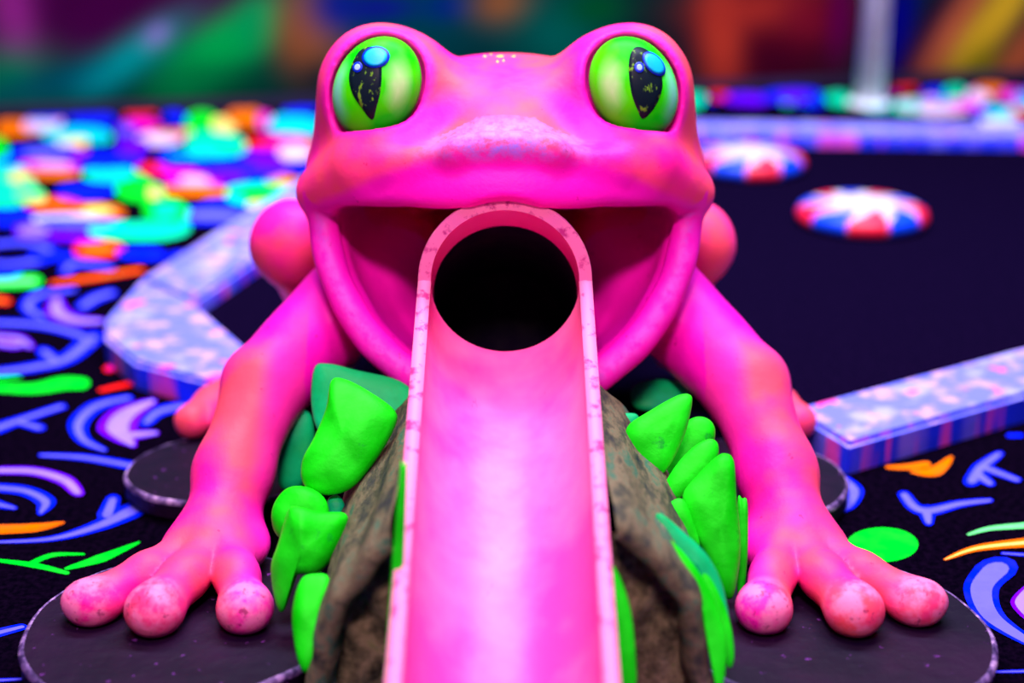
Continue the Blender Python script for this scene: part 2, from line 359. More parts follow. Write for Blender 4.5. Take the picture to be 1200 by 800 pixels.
# the same print beyond the frame, loosely repeated as far as the floor goes
def far_print():
    """the print outside the photograph and behind the frog, joined into one part per ink"""
    by = {}
    keys = ['blue', 'blue', 'blue', 'violet', 'lav', 'green', 'orange', 'teal', 'red', 'magenta', 'cyan', 'pink']
    def shown(x, y):
        d = Vector((x, y, 0))-CAM; cz = d.y*cth-d.z*sth; cu = d.y*sth+d.z*cth
        if cz < 0.1: return False
        px, py = 600+FPX*d.x/cz, 400-FPX*cu/cz
        return -6 < px < 1206 and 128 < py < 806 and not (385 < px < 780 and py < 245)
    for i in range(5200):
        x, y = random.uniform(-3.8, 3.8), random.uniform(-2.3, 4.9)
        if y > YW+YS*x-0.15: continue
        c = random.choice(keys)
        a0 = random.uniform(0, 6.28); sw = random.uniform(0.8, 2.6); R = random.uniform(0.03, 0.10); wd = random.uniform(0.008, 0.022); n = 9
        L = []
        for k in range(n):
            a = a0+sw*k/(n-1); ww = wd*math.sin(math.pi*(0.08+0.9*k/(n-1)))**0.6
            for s in (-1, 1): L.append((x+(R+s*ww)*math.cos(a), y+(R+s*ww)*math.sin(a), 0.0008+0.0001*(i % 12)))
        if any(shown(p[0], p[1]) or (p[0] > -0.62+max(0, p[1]-2.3)*0.2 and p[0] < 2.02 and max(1.5, 1.60+0.63*(p[0]-0.40)) < p[1] < 3.75) or p[1] > YW+YS*p[0]-0.04 for p in L): continue
        V, Fc = by.setdefault(c, ([], [])); b0 = len(V); V += L
        for k in range(n-1): Fc.append((b0+2*k, b0+2*k+1, b0+2*k+3, b0+2*k+2))
    for c, (V, Fc) in by.items():
        tag(mesh('carpet_print', V, Fc, M['p_'+c], floor, False), kind='stuff')
far_print()

# ---- putting green and its raised border
inner = [(-0.30, 1.86), (-0.461, 2.15), (-0.14, 3.42), (1.75, 3.28), (1.75, 2.62), (0.344, 1.726), (0.10, 1.80)]
outer = [(-0.335, 1.79), (-0.489, 1.893), (-0.552, 1.992), (-0.572, 2.08), (-0.565, 2.27), (-0.26, 3.56), (1.92, 3.41), (1.92, 2.58), (0.392, 1.617), (0.30, 1.63), (0.1, 1.68)]
inner = [(0.007+(x-0.007)*1.029, y*1.029) for x, y in inner]; outer = [(0.007+(x-0.007)*1.029, y*1.029) for x, y in outer]
o = mesh('putting_green', [(x, y, 0.0025) for x, y in inner]+[(x, y, 0.012) for x, y in inner],
         [range(7), range(7, 14)]+[(i, (i+1) % 7, 7+(i+1) % 7, 7+i) for i in range(7)], M['felt'], smooth=False)
tag(o, 'flat black felt putting green behind the pink frog', 'putting green')
m, t, b = nt('speckled_border_top', 0.7, 0.2)
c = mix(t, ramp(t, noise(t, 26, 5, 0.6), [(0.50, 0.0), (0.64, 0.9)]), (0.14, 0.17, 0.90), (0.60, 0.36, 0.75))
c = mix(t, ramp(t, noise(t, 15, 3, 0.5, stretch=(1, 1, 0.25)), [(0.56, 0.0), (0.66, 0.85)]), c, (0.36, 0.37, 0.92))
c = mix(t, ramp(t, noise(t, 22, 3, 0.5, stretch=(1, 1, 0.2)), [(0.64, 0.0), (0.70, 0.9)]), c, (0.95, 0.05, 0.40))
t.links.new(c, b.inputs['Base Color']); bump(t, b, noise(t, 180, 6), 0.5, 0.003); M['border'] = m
m, t, b = nt('blue_border_side', 0.7, 0.1)
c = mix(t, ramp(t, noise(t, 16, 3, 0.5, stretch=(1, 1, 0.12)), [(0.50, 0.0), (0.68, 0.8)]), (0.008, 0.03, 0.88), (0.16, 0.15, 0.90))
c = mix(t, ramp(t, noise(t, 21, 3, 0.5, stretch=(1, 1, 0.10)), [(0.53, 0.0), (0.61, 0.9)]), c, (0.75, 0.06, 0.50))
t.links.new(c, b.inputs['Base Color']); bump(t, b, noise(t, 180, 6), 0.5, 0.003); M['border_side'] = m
bord = tag(empty('green_border', (0.4, 1.65, 0)), 'low speckled lavender border running round the black putting green', 'border')
def seg(inn, out, h=0.040):
    poly = list(inn)+list(out); n = len(poly)
    bm = bmesh.new()
    lo = [bm.verts.new((x, y, 0.0)) for x, y in poly]; hi = [bm.verts.new((x, y, h)) for x, y in poly]
    bm.faces.new(hi); bm.faces.new(lo[::-1])
    for i in range(n): bm.faces.new((lo[i], lo[(i+1) % n], hi[(i+1) % n], hi[i]))
    bmesh.ops.recalc_face_normals(bm, faces=bm.faces)
    bmesh.ops.bevel(bm, geom=[e for e in bm.edges if all(v.co.z > h-1e-4 for v in e.verts)], offset=0.006, segments=2, affect='EDGES')
    me = bpy.data.meshes.new('border_segment'); bm.to_mesh(me); bm.free()
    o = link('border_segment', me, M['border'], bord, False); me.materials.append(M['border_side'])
    for p in me.polygons: p.material_index = 1 if p.normal.z < 0.3 else 0  # upright faces take the bluer material, the top the paler one
    return o
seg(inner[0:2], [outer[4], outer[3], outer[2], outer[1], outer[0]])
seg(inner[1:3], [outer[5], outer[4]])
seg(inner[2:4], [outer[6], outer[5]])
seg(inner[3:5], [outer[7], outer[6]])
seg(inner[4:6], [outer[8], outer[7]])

# ---- candy discs on the green
M['candy'] = plain('candy_white', (0.66, 0.58, 0.72), 0.5, 0.2)
M['candy_red'] = plain('candy_red', (0.95, 0.01, 0.06), 0.4, 0.4); M['candy_blue'] = plain('candy_blue', (0.0, 0.06, 0.95), 0.4, 0.4)
def candy(loc, rot, label):
    root = tag(empty('peppermint_disc', loc), label, 'candy disc', 'candy discs on the putting green')
    prof = [(0, 0.0), (0.100, 0.0), (0.114, 0.006), (0.119, 0.018), (0.114, 0.030), (0.100, 0.037), (0.06, 0.040), (0, 0.041)]
    V, Fc = [], []; N = 48
    for r, z in prof[1:-1]:
        for k in range(N): a = 2*math.pi*k/N; V.append((loc[0]+r*math.cos(a), loc[1]+r*math.sin(a), loc[2]+z))
    for j in range(len(prof)-3):
        for k in range(N): Fc.append((j*N+k, j*N+(k+1) % N, (j+1)*N+(k+1) % N, (j+1)*N+k))
    Fc += [range(N), range((len(prof)-3)*N, (len(prof)-2)*N)]
    mesh('disc', V, Fc, M['candy'], root)
    sp = [(0.1010, 0.0005), (0.1150, 0.006), (0.1205, 0.018), (0.1152, 0.0307), (0.101, 0.0382), (0.080, 0.0402), (0.060, 0.0414)]
    for s in range(10):
        V, Fc = [], []; n = 6
        for j, (r, z) in enumerate(sp):
            sw = 0.0 if j < 4 else 0.10*(j-3)
            hw = math.pi/10*(0.98 if j < 4 else 0.98-0.24*(j-3))
            for k in range(n+1):
                a = rot+2*math.pi*s/10+sw+hw*(2*k/n-1); V.append((loc[0]+r*math.cos(a), loc[1]+r*math.sin(a), loc[2]+z))
        for j in range(len(sp)-1):
            for k in range(n): q = j*(n+1)+k; Fc.append((q, q+1, q+n+2, q+n+1))
        mesh('stripe', V, Fc, M['candy_red'] if s % 2 else M['candy_blue'], root)
q = W(1009, 262, z=0.012); candy((q.x, q.y, 0.012), 0.2, 'red, white and blue candy disc lying nearest on the black green')
q = W(876, 199, z=0.012); candy((q.x, q.y, 0.012), 0.45, 'red, white and blue candy disc farther back, beside the frog head')

# ---- white post by the mural
def lathe(name, prof, loc, m, parent=None, N=32):
    V, Fc = [], []
    for r, z in prof:
        for k in range(N): a = 2*math.pi*k/N; V.append((loc[0]+r*math.cos(a), loc[1]+r*math.sin(a), loc[2]+z))
    for j in range(len(prof)-1):
        for k in range(N): Fc.append((j*N+k, j*N+(k+1) % N, (j+1)*N+(k+1) % N, (j+1)*N+k))
    Fc += [range(N), range((len(prof)-1)*N, len(prof)*N)]
    return mesh(name, V, Fc, m, parent)
q = W(1018, 124, z=0.0); M['post'] = plain('white_post_paint', (0.90, 0.95, 1.0), 0.4, 0.4)
pole = tag(empty('post', (q.x, q.y, 0)), 'upright white post standing behind the putting green', 'post')
lathe('shaft', [(0.036, 0.014), (0.036, 2.4)], q, M['post'], pole); lathe('foot_flange', [(0.055, 0.0015), (0.055, 0.01), (0.048, 0.014)], q, M['post'], pole)

# ================================================================ PADS
m, t, b = nt('dark_pad_paint', 0.55, 0.15)
c = mix(t, ramp(t, noise(t, 9, 5), [(0.4, 0.0), (0.65, 1.0)]), (0.004, 0.001, 0.012), (0.015, 0.002, 0.022))
c = mix(t, ramp(t, noise(t, 75, 4, 0.6), [(0.66, 0.0), (0.70, 0.7)]), c, (0.16, 0.03, 0.28))
t.links.new(c, b.inputs['Base Color']); bump(t, b, noise(t, 60, 6), 0.35, 0.004); M['pad'] = m
m, t, b = nt('chipped_rim_paint', 0.6, 0.3)
c = ramp(t, noise(t, 55, 6, 0.7), [(0.42, (0.02, 0.008, 0.06)), (0.54, (0.16, 0.09, 0.28)), (0.68, (0.55, 0.36, 0.65))])
t.links.new(c, b.inputs['Base Color']); M['rim'] = m
PADZ = 0.028
def pad(c, rx, ry, label, ph, rot=0.0):
    root = tag(empty('base_plate', (c[0], c[1], 0)), label, 'base plate', 'dark round plates under the frog feet')
    N = 72
    def loop(s, z, add=0.0):
        L = []
        for k in range(N):
            a = 2*math.pi*k/N; e = 1+0.025*math.sin(2*a+ph)+0.018*math.sin(3*a+2*ph)+0.004*math.sin(11*a+ph)
            x, y = (rx*s+add)*e*math.cos(a), (ry*s+add)*e*math.sin(a)
            L.append((c[0]+x*math.cos(rot)-y*math.sin(rot), c[1]+x*math.sin(rot)+y*math.cos(rot), z))
        return L
    V = loop(0.97, 0.0015)+loop(1.0, 0.006)+loop(1.0, PADZ-0.004)+loop(0.985, PADZ)
    Fc = [(j*N+k, j*N+(k+1) % N, (j+1)*N+(k+1) % N, (j+1)*N+k) for j in range(3) for k in range(N)]+[range(N), range(3*N, 4*N)]
    mesh('plate', V, Fc, M['pad'], root, False)
    V = loop(1.0, PADZ-0.006, 0.0006)+loop(1.0, PADZ-0.003, 0.0008)+loop(0.983, PADZ+0.0006)+loop(0.968, PADZ+0.0004)
    mesh('worn_edge', V, [(j*N+k, j*N+(k+1) % N, (j+1)*N+(k+1) % N, (j+1)*N+k) for j in range(3) for k in range(N)], M['rim'], root)
pad((-0.299, 1.268), 0.147, 0.146, 'dark purple base plate under the frog forefoot at lower left', 0.6)
pad((0.302, 1.262), 0.148, 0.146, 'dark purple base plate under the frog forefoot at lower right', 2.1)
pad((-0.318, 1.625), 0.118, 0.100, 'dark base plate behind the left forearm, under the hind foot', 1.1)
pad((0.272, 1.598), 0.116, 0.110, 'dark base plate behind the right forearm beside the border', 3.0)

# ================================================================ FROG
frog = tag(empty('frog_statue', (0, 1.55, PADZ)), 'hot pink frog statue with green slit eyes and wide open mouth', 'frog statue')
EYE_C = np.array([0.1265, 1.612, 0.4655]); EYE_D = np.array([0.14, -1.0, 0.22]); EYE_D /= np.linalg.norm(EYE_D)
ex = np.cross(EYE_D, [0, 0, 1.0]); ex /= np.linalg.norm(ex); ez = np.cross(ex, EYE_D)     # right-hand eye frame
ex = -ex if ex[0] < 0 else ex
roll = math.radians(-26)
ea = ex*math.cos(roll)-ez*math.sin(roll); eb = ex*math.sin(roll)+ez*math.cos(roll)
EYE_R = (0.0440, 0.0545, 0.036); EYE_O = EYE_C+EYE_D*0.0375
ER = np.array([ea, eb, EYE_D])
U = np.array([0, -0.50, -0.866]); Wv = np.array([0, 0.866, -0.50]); JC = np.array([0, 1.592, 0.352])
def frog_sdf(X, Y, Z):
    # upper head
    head = ell(X, Y, Z, (0, 1.665, 0.345), (0.214, 0.198, 0.148))
    head = smin(head, ell(X, Y, Z, (0, 1.60, 0.385), (0.150, 0.128, 0.062)), 0.03)           # muzzle
    for p, q, r0, r1 in (((0, 1.486, 0.434), (0.050, 1.491, 0.431), 0.014, 0.014), ((0.050, 1.491, 0.431), (0.115, 1.524, 0.405), 0.014, 0.013),
                         ((0.115, 1.524, 0.405), (0.170, 1.566, 0.374), 0.013, 0.012), ((0.170, 1.566, 0.374), (0.198, 1.592, 0.358), 0.012, 0.012)):
        head = smin(head, cap(X, Y, Z, p, q, r0, r1), 0.018)                                  # brow line of the muzzle
    head = smin(head, cap(X, Y, Z, (0.128, 1.645, 0.45), (0.163, 1.65, 0.375), 0.058, 0.050), 0.03)      # cheek below the eye
    bulge = ell(X, Y, Z, EYE_C, (0.065, 0.064, 0.065))
    head = smin(head, bulge, 0.055)
    head = smin(head, cap(X, Y, Z, (0.155, 1.545, 0.40), (0.198, 1.59, 0.362), 0.02, 0.016), 0.04)
    head = smax(head, -ell(X, Y, Z, (0.079, 1.515, 0.470), (0.030, 0.040, 0.030)), 0.04)       # hollow between eye and nose
    roof = (0.372-(Y-1.46)*0.215)-Z                                                        # underside of the upper lip
    roof = roof/1.023
    head = smax(head, roof-0.010*np.clip((X-0.14)/0.05, 0, 1), 0.014)
    # lower jaw
    u = Y*0-0.0+(Y-JC[1])*U[1]+(Z-JC[2])*U[2]; ww = (Y-JC[1])*Wv[1]+(Z-JC[2])*Wv[2]
    jr = (0.207, 0.232, 0.25)
    jaw = ell(X, u, ww, (0, 0, 0), jr)
    jaw = smax(jaw, -ww-0.002, 0.010)
    s = np.sqrt((X/jr[0])**2+(u/jr[1])**2)
    lip = np.sqrt(((s-0.935)*0.205)**2+(ww-0.004)**2)-0.0155
    jaw = smin(jaw, lip, 0.010)
    jaw = smax(jaw, -(np.sqrt(((s-0.845)*0.205)**2+(ww-0.010)**2)-0.008), 0.006)              # crease inside the lip
    jaw = smax(jaw, (Z-0.372), 0.01)
    body = smin(head, jaw, 0.012)
    cav = ell(X, u, ww, (0, -0.005, 0), (0.176, 0.200, 0.17))
    cav = smax(cav, -(roof+0.002), 0.012)
    body = smax(body, -cav, 0.010)
    # trunk
    trunk = ell(X, Y, Z, (0, 1.86, 0.235), (0.165, 0.25, 0.15))
    trunk = smin(trunk, ell(X, Y, Z, (0, 1.70, 0.20), (0.15, 0.12, 0.13)), 0.05)
    trunk = smax(trunk, -cav, 0.01)
    body = smin(body, trunk, 0.025)
    # fore leg
    arm = cap(X, Y, Z, (0.125, 1.70, 0.262), (0.255, 1.545, 0.163), 0.058, 0.046)
    arm = smin(arm, cap(X, Y, Z, (0.258, 1.530, 0.160), (0.281, 1.450, 0.098), 0.043, 0.0365), 0.02)
    arm = smin(arm, cap(X, Y, Z, (0.281, 1.450, 0.098), (0.288, 1.375, 0.060), 0.0365, 0.033), 0.025)
    arm = smin(arm, ell(X, Y, Z, (0.288, 1.375, 0.052), (0.054, 0.050, 0.026)), 0.03)
    def finger(p, r, tip):
        d = None
        for i in range(len(p)-1):
            c_ = cap(X, Y, Z, p[i], p[i+1], r[i], r[i+1]); d = c_ if d is None else smin(d, c_, 0.012)
        return smin(d, ell(X, Y, Z, p[-1], tip), 0.012)
    fg = finger([(0.298, 1.375, 0.058), (0.340, 1.310, 0.056), (0.386, 1.272, 0.047)], [0.024, 0.0195, 0.0195], (0.028, 0.023, 0.0205))
    fg = np.minimum(fg, finger([(0.288, 1.365, 0.058), (0.303, 1.305, 0.057), (0.322, 1.252, 0.050)], [0.024, 0.0215, 0.0225], (0.0265, 0.025, 0.0245)))
    fg = np.minimum(fg, finger([(0.278, 1.375, 0.058), (0.256, 1.310, 0.054), (0.239, 1.258, 0.048)], [0.024, 0.0205, 0.0215], (0.0255, 0.025, 0.0225)))
    arm = smin(arm, fg, 0.012)
    body = smin(body, arm, 0.02)
    # hind leg
    hind = cap(X, Y, Z, (0.12, 2.0, 0.19), (0.252, 1.765, 0.255), 0.085, 0.050)
    hind = smin(hind, cap(X, Y, Z, (0.252, 1.765, 0.255), (0.225, 1.93, 0.075), 0.046, 0.032), 0.02)
    hind = smin(hind, cap(X, Y, Z, (0.225, 1.93, 0.07), (0.335, 1.755, 0.055), 0.030, 0.022), 0.02)
    hind = smin(hind, cap(X, Y, Z, (0.335, 1.765, 0.050), (0.352, 1.715, 0.048), 0.020, 0.022), 0.01)
    hind = smin(hind, cap(X, Y, Z, (0.330, 1.765, 0.050), (0.305, 1.705, 0.048), 0.020, 0.021), 0.01)
    body = smin(body, hind, 0.02)
    # eye sockets and the flat underside on the pads
    sock = ell(X, Y, Z, EYE_O, tuple(r*1.07 for r in EYE_R), ER)
    body = smax(body, -sock, 0.008)
    tt = np.maximum((Y-1.480)/0.85, -0.02)                                                 # passage of the pipe
    pip = np.sqrt(X**2+(Z-(0.2955-0.53*tt))**2)-0.082
    body = smax(body, -np.maximum(pip, tt-0.245), 0.004)
    body = smax(body, (PADZ+0.0012)-Z, 0.004)
    wob = 0.0012*(np.sin(61*X+20*Z)*np.sin(53*Y+7)*np.sin(57*Z+3))
    return body+wob
def build_body():
    h = 0.0036
    xs = np.arange(0.5, 123)*h; ys = np.arange(1.19, 2.14, h); zs = np.arange(0.018, 0.552, h)
    X, Y, Z = np.meshgrid(xs.astype(np.float32), ys.astype(np.float32), zs.astype(np.float32), indexing='ij')
    F = frog_sdf(X, Y, Z)
    F = np.concatenate([F[::-1], F], 0)
    return surface_nets(F, (-xs[-1], ys[0], zs[0]), h)
V, Q = build_body()
def sst(a, b, x):
    k = np.clip((x-a)/(b-a), 0, 1); return k*k*(3-2*k)
# the two hind legs are not quite alike
kn = sst(0.16, 0.22, V[:, 0])*sst(1.66, 1.72, V[:, 1])*sst(0.10, 0.16, V[:, 2]); V[:, 0] -= 0.032*kn
ft = sst(-0.27, -0.31, V[:, 0])*sst(1.67, 1.70, V[:, 1])*sst(0.13, 0.09, V[:, 2]); V[:, 0] -= 0.026*ft
def sst(a, b, x):
    k = np.clip((x-a)/(b-a), 0, 1); return k*k*(3-2*k)
def body_paint(V):
    """statue colour: R airbrushed magenta with shade painted in, G pale lavender, B worn"""
    X, Y, Z = np.abs(V[:, 0]), V[:, 1], V[:, 2]
    u = (Y-JC[1])*U[1]+(Z-JC[2])*U[2]; ww = (Y-JC[1])*Wv[1]+(Z-JC[2])*Wv[2]
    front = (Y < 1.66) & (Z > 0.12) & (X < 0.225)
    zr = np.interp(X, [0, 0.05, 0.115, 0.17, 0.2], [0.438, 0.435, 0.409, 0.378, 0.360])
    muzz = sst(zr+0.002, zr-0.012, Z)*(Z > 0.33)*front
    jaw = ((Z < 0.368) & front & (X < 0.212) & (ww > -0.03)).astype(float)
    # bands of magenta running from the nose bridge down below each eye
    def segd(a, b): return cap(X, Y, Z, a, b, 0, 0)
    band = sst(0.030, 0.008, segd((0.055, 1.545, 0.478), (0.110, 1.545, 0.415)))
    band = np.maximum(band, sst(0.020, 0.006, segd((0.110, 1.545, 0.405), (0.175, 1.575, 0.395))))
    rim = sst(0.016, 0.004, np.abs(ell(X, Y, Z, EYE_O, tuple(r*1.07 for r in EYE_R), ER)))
    side = sst(0.245, 0.30, Z)*0+sst(0.262, 0.235, X)*(Y < 1.60)*(Z < 0.24)*0.7  # shaded inner arms carry their magenta tint in the colour
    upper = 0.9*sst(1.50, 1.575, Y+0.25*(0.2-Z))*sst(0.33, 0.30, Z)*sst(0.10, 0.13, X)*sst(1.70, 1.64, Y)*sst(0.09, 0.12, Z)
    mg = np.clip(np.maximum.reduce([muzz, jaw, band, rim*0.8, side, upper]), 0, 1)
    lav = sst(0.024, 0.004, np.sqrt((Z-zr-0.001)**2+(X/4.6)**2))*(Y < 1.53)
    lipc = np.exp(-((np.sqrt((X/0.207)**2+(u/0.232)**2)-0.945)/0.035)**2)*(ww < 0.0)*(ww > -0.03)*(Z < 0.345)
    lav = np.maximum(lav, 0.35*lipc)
    tips = np.zeros(len(V))
    for p in ((0.390, 1.262, 0.055), (0.322, 1.240, 0.062), (0.239, 1.246, 0.058)):
        tips = np.maximum(tips, sst(0.040, 0.016, np.sqrt((X-p[0])**2+(Y-p[1])**2+(Z-p[2])**2)))
    return np.stack([mg, lav, tips, np.ones(len(V))], 1)
m, t, b = nt('frog_paint', 0.48, 0.16)
at = t.nodes.new('ShaderNodeAttribute'); at.attribute_name = 'paint'
sp = t.nodes.new('ShaderNodeSeparateColor'); t.links.new(at.outputs['Color'], sp.inputs[0])
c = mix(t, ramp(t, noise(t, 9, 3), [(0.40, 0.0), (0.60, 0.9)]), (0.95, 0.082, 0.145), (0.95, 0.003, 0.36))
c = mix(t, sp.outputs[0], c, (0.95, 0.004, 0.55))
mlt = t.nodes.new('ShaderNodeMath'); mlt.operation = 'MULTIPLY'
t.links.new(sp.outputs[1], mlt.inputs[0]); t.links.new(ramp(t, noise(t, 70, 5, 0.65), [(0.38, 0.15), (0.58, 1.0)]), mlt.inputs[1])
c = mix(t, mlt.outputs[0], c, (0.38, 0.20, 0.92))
ml2 = t.nodes.new('ShaderNodeMath'); ml2.operation = 'MULTIPLY'
t.links.new(sp.outputs[2], ml2.inputs[0]); t.links.new(ramp(t, noise(t, 45, 6, 0.6), [(0.40, 0.0), (0.56, 0.85)]), ml2.inputs[1])
c = mix(t, ml2.outputs[0], c, (0.92, 0.24, 0.50))
ml3 = t.nodes.new('ShaderNodeMath'); ml3.operation = 'MULTIPLY'
t.links.new(sp.outputs[2], ml3.inputs[0]); t.links.new(ramp(t, noise(t, 95, 6, 0.75), [(0.57, 0.0), (0.64, 0.8)]), ml3.inputs[1])
c = mix(t, ml3.outputs[0], c, (0.25, 0.015, 0.10))
c = mix(t, ramp(t, noise(t, 85, 3, 0.6), [(0.685, 0.0), (0.73, 0.6)]), c, (0.42, 0.0, 0.12))
t.links.new(c, b.inputs['Base Color']); bump(t, b, noise(t, 70, 6, 0.6), 0.22, 0.004)
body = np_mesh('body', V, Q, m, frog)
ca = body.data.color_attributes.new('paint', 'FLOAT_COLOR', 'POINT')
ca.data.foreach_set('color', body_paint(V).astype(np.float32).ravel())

# ---- eyes
m, t, b = nt('eye_green', 0.45, 0.12)
c = mix(t, ramp(t, noise(t, 16, 3), [(0.45, 0.0), (0.62, 1.0)]), (0.0, 0.90, 0.0), (0.07, 0.95, 0.0))
at = t.nodes.new('ShaderNodeAttribute'); at.attribute_name = 'paint'
sp = t.nodes.new('ShaderNodeSeparateColor'); t.links.new(at.outputs['Color'], sp.inputs[0])
c = mix(t, sp.outputs[0], c, (0.40, 0.95, 0.30)); c = mix(t, sp.outputs[1], c, (0.18, 0.85, 0.50))
t.links.new(c, b.inputs['Base Color']); M['eye'] = m
m, t, b = nt('eye_pupil', 0.45, 0.12)
c = mix(t, ramp(t, noise(t, 120, 4, 0.6, stretch=(1, 1, 0.6)), [(0.58, 0.0), (0.64, 0.8)]), (0.003, 0.012, 0.022), (0.18, 0.50, 0.02))
t.links.new(c, b.inputs['Base Color']); M['pupil'] = m
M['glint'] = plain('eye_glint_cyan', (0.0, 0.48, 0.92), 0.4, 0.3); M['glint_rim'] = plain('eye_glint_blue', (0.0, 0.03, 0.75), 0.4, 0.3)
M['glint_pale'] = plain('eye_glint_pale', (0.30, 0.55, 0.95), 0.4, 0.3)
def eye(sx):
    def place(p, lift=0.0):     # p in eye frame: a right, b up (photo right for sx=+1), on the dome
        a, bb = p
        rr = (a/EYE_R[0])**2+(bb/EYE_R[1])**2
        cc = EYE_R[2]*math.sqrt(max(0.0, 1-rr))+lift
        q = EYE_O+a*ea+bb*eb+cc*EYE_D
        return (sx*q[0], q[1], q[2])
    V, Fc, col = [], [], []; NR, N = 14, 48
    V.append(place((0, 0))); col.append((0, 0))
    pa = []
    for i in range(1, NR+1):
        r = math.sin(math.pi/2*i/NR)
        for k in range(N):
            a = 2*math.pi*k/N; pa.append((r*math.cos(a), r*math.sin(a))); V.append(place((r*math.cos(a)*EYE_R[0], r*math.sin(a)*EYE_R[1])))
    for k in range(N): Fc.append((0, 1+k, 1+(k+1) % N))
    for i in range(NR-1):
        for k in range(N): q = 1+i*N; Fc.append((q+k, q+(k+1) % N, q+N+(k+1) % N, q+N+k))
    b0 = len(V); V.append(tuple(np.array((sx*EYE_O[0], EYE_O[1], EYE_O[2]))-np.array((sx*EYE_D[0], EYE_D[1], EYE_D[2]))*0.02))
    q = 1+(NR-1)*N
    for k in range(N): Fc.append((q+k, q+(k+1) % N, b0))
    ball = mesh('eyeball', V, Fc, M['eye'], frog)
    ca = ball.data.color_attributes.new('paint', 'FLOAT_COLOR', 'POINT')
    pa = [(0, 0)]+pa+[(0, -1)]
    for i, (a, bb) in enumerate(pa):
        ang = math.degrees(math.atan2(bb, a)); r = math.hypot(a, bb)
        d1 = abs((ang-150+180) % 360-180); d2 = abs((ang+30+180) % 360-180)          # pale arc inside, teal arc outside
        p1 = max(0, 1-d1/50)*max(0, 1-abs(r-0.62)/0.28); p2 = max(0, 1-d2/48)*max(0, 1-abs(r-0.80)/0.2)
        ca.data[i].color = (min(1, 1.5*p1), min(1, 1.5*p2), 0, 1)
    def patch(name, outl, m_, lift, parent):
        P = catmull([(x, y, 0) for x, y in outl], 6, True); n = len(P); cx = sum((p for p in P), Vector())/n
        V, Fc = [place((cx.x, cx.y), lift)], []
        R_ = [0.25, 0.5, 0.75, 1.0]
        for s in R_:
            for p in P: q = cx+(p-cx)*s; V.append(place((q.x, q.y), lift))
        for p in P: V.append(place((p.x, p.y), lift-0.0022))
        for k in range(n): Fc.append((0, 1+k, 1+(k+1) % n))
        for i in range(len(R_)):
            for k in range(n): q = 1+i*n; Fc.append((q+k, q+(k+1) % n, q+n+(k+1) % n, q+n+k))
        return mesh(name, V, Fc, m_, parent)
    def un(px, py):             # turn a picture offset (right, down, in cm-like px of .00089 m) into the rolled eye frame
        x, y = px*0.00089*sx, -py*0.00089
        return (x*math.cos(roll)-y*math.sin(roll), x*math.sin(roll)+y*math.cos(roll))
    k = 1 if sx > 0 else -1
    # outlines measured about the eye centre
    if sx > 0:
        pu = [(0, -46), (14, -40), (24, -20), (26, 0), (18, 20), (4, 35), (-4, 24), (-11, 5), (-13, -20), (-9, -38)]
        gl = (18, -26, 14.5, 9.5, 45); gs = (-1, -22, 5, 5.5, 0)
    else:
        pu = [(-6, -46), (6, -42), (13, -22), (13, 2), (8, 22), (2, 36), (-10, 22), (-21, 5), (-25, -15), (-18, -38)]
        gl = (5, -34, 14, 11, 0); gs = (-15, -22, 5.5, 5.5, 0)
    pup = patch('pupil', [un(*p) for p in pu], M['pupil'], 0.0010, ball)
    def oval(cx, cy, rx, ry, rot, s):
        r_ = math.radians(rot)
        return [un(cx+s*(rx*math.cos(a)*math.cos(r_)-ry*math.sin(a)*math.sin(r_)), cy+s*(rx*math.cos(a)*math.sin(r_)+ry*math.sin(a)*math.cos(r_))) for a in [2*math.pi*i/10 for i in range(10)]]
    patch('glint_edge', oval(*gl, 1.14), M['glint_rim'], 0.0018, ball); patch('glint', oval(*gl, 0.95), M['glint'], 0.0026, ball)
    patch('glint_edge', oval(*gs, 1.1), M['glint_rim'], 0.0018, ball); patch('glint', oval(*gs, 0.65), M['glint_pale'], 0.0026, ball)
eye(-1); eye(1)
# dabs of yellow-green paint on the crown
from mathutils.bvhtree import BVHTree
bvh = BVHTree.FromPolygons([tuple(p) for p in V], [tuple(q) for q in Q])
M['dab'] = plain('yellow_green_dab', (0.45, 0.85, 0.02), 0.5)
for px, py, rx, ry in ((568, 66, 4.5, 1.8), (586, 66, 9, 2.6), (602, 66, 4, 1.8), (583, 72, 2.2, 2.2), (590, 71, 2.5, 1.2), (575, 64, 3, 1.3)):
    d = (W(px, py, y=1.6)-CAM).normalized(); hit = bvh.ray_cast(CAM, d)
    if hit[0] is None: hit = bvh.ray_cast(CAM, (W(px, py+6, y=1.6)-CAM).normalized())
    p, n = hit[0], hit[1]
    tx = Vector((1, 0, 0)); tx = (tx-n*tx.dot(n)).normalized(); ty = n.cross(tx)
    s = 0.0009; L = []
    for k in range(12):
        a = 2*math.pi*k/12; L.append(p+tx*rx*s*math.cos(a)+ty*ry*s*3.0*math.sin(a)-n*0.001)
    mesh('paint_dab', L+[p+n*0.0012], [(k, (k+1) % 12, 12) for k in range(12)], M['dab'], frog)

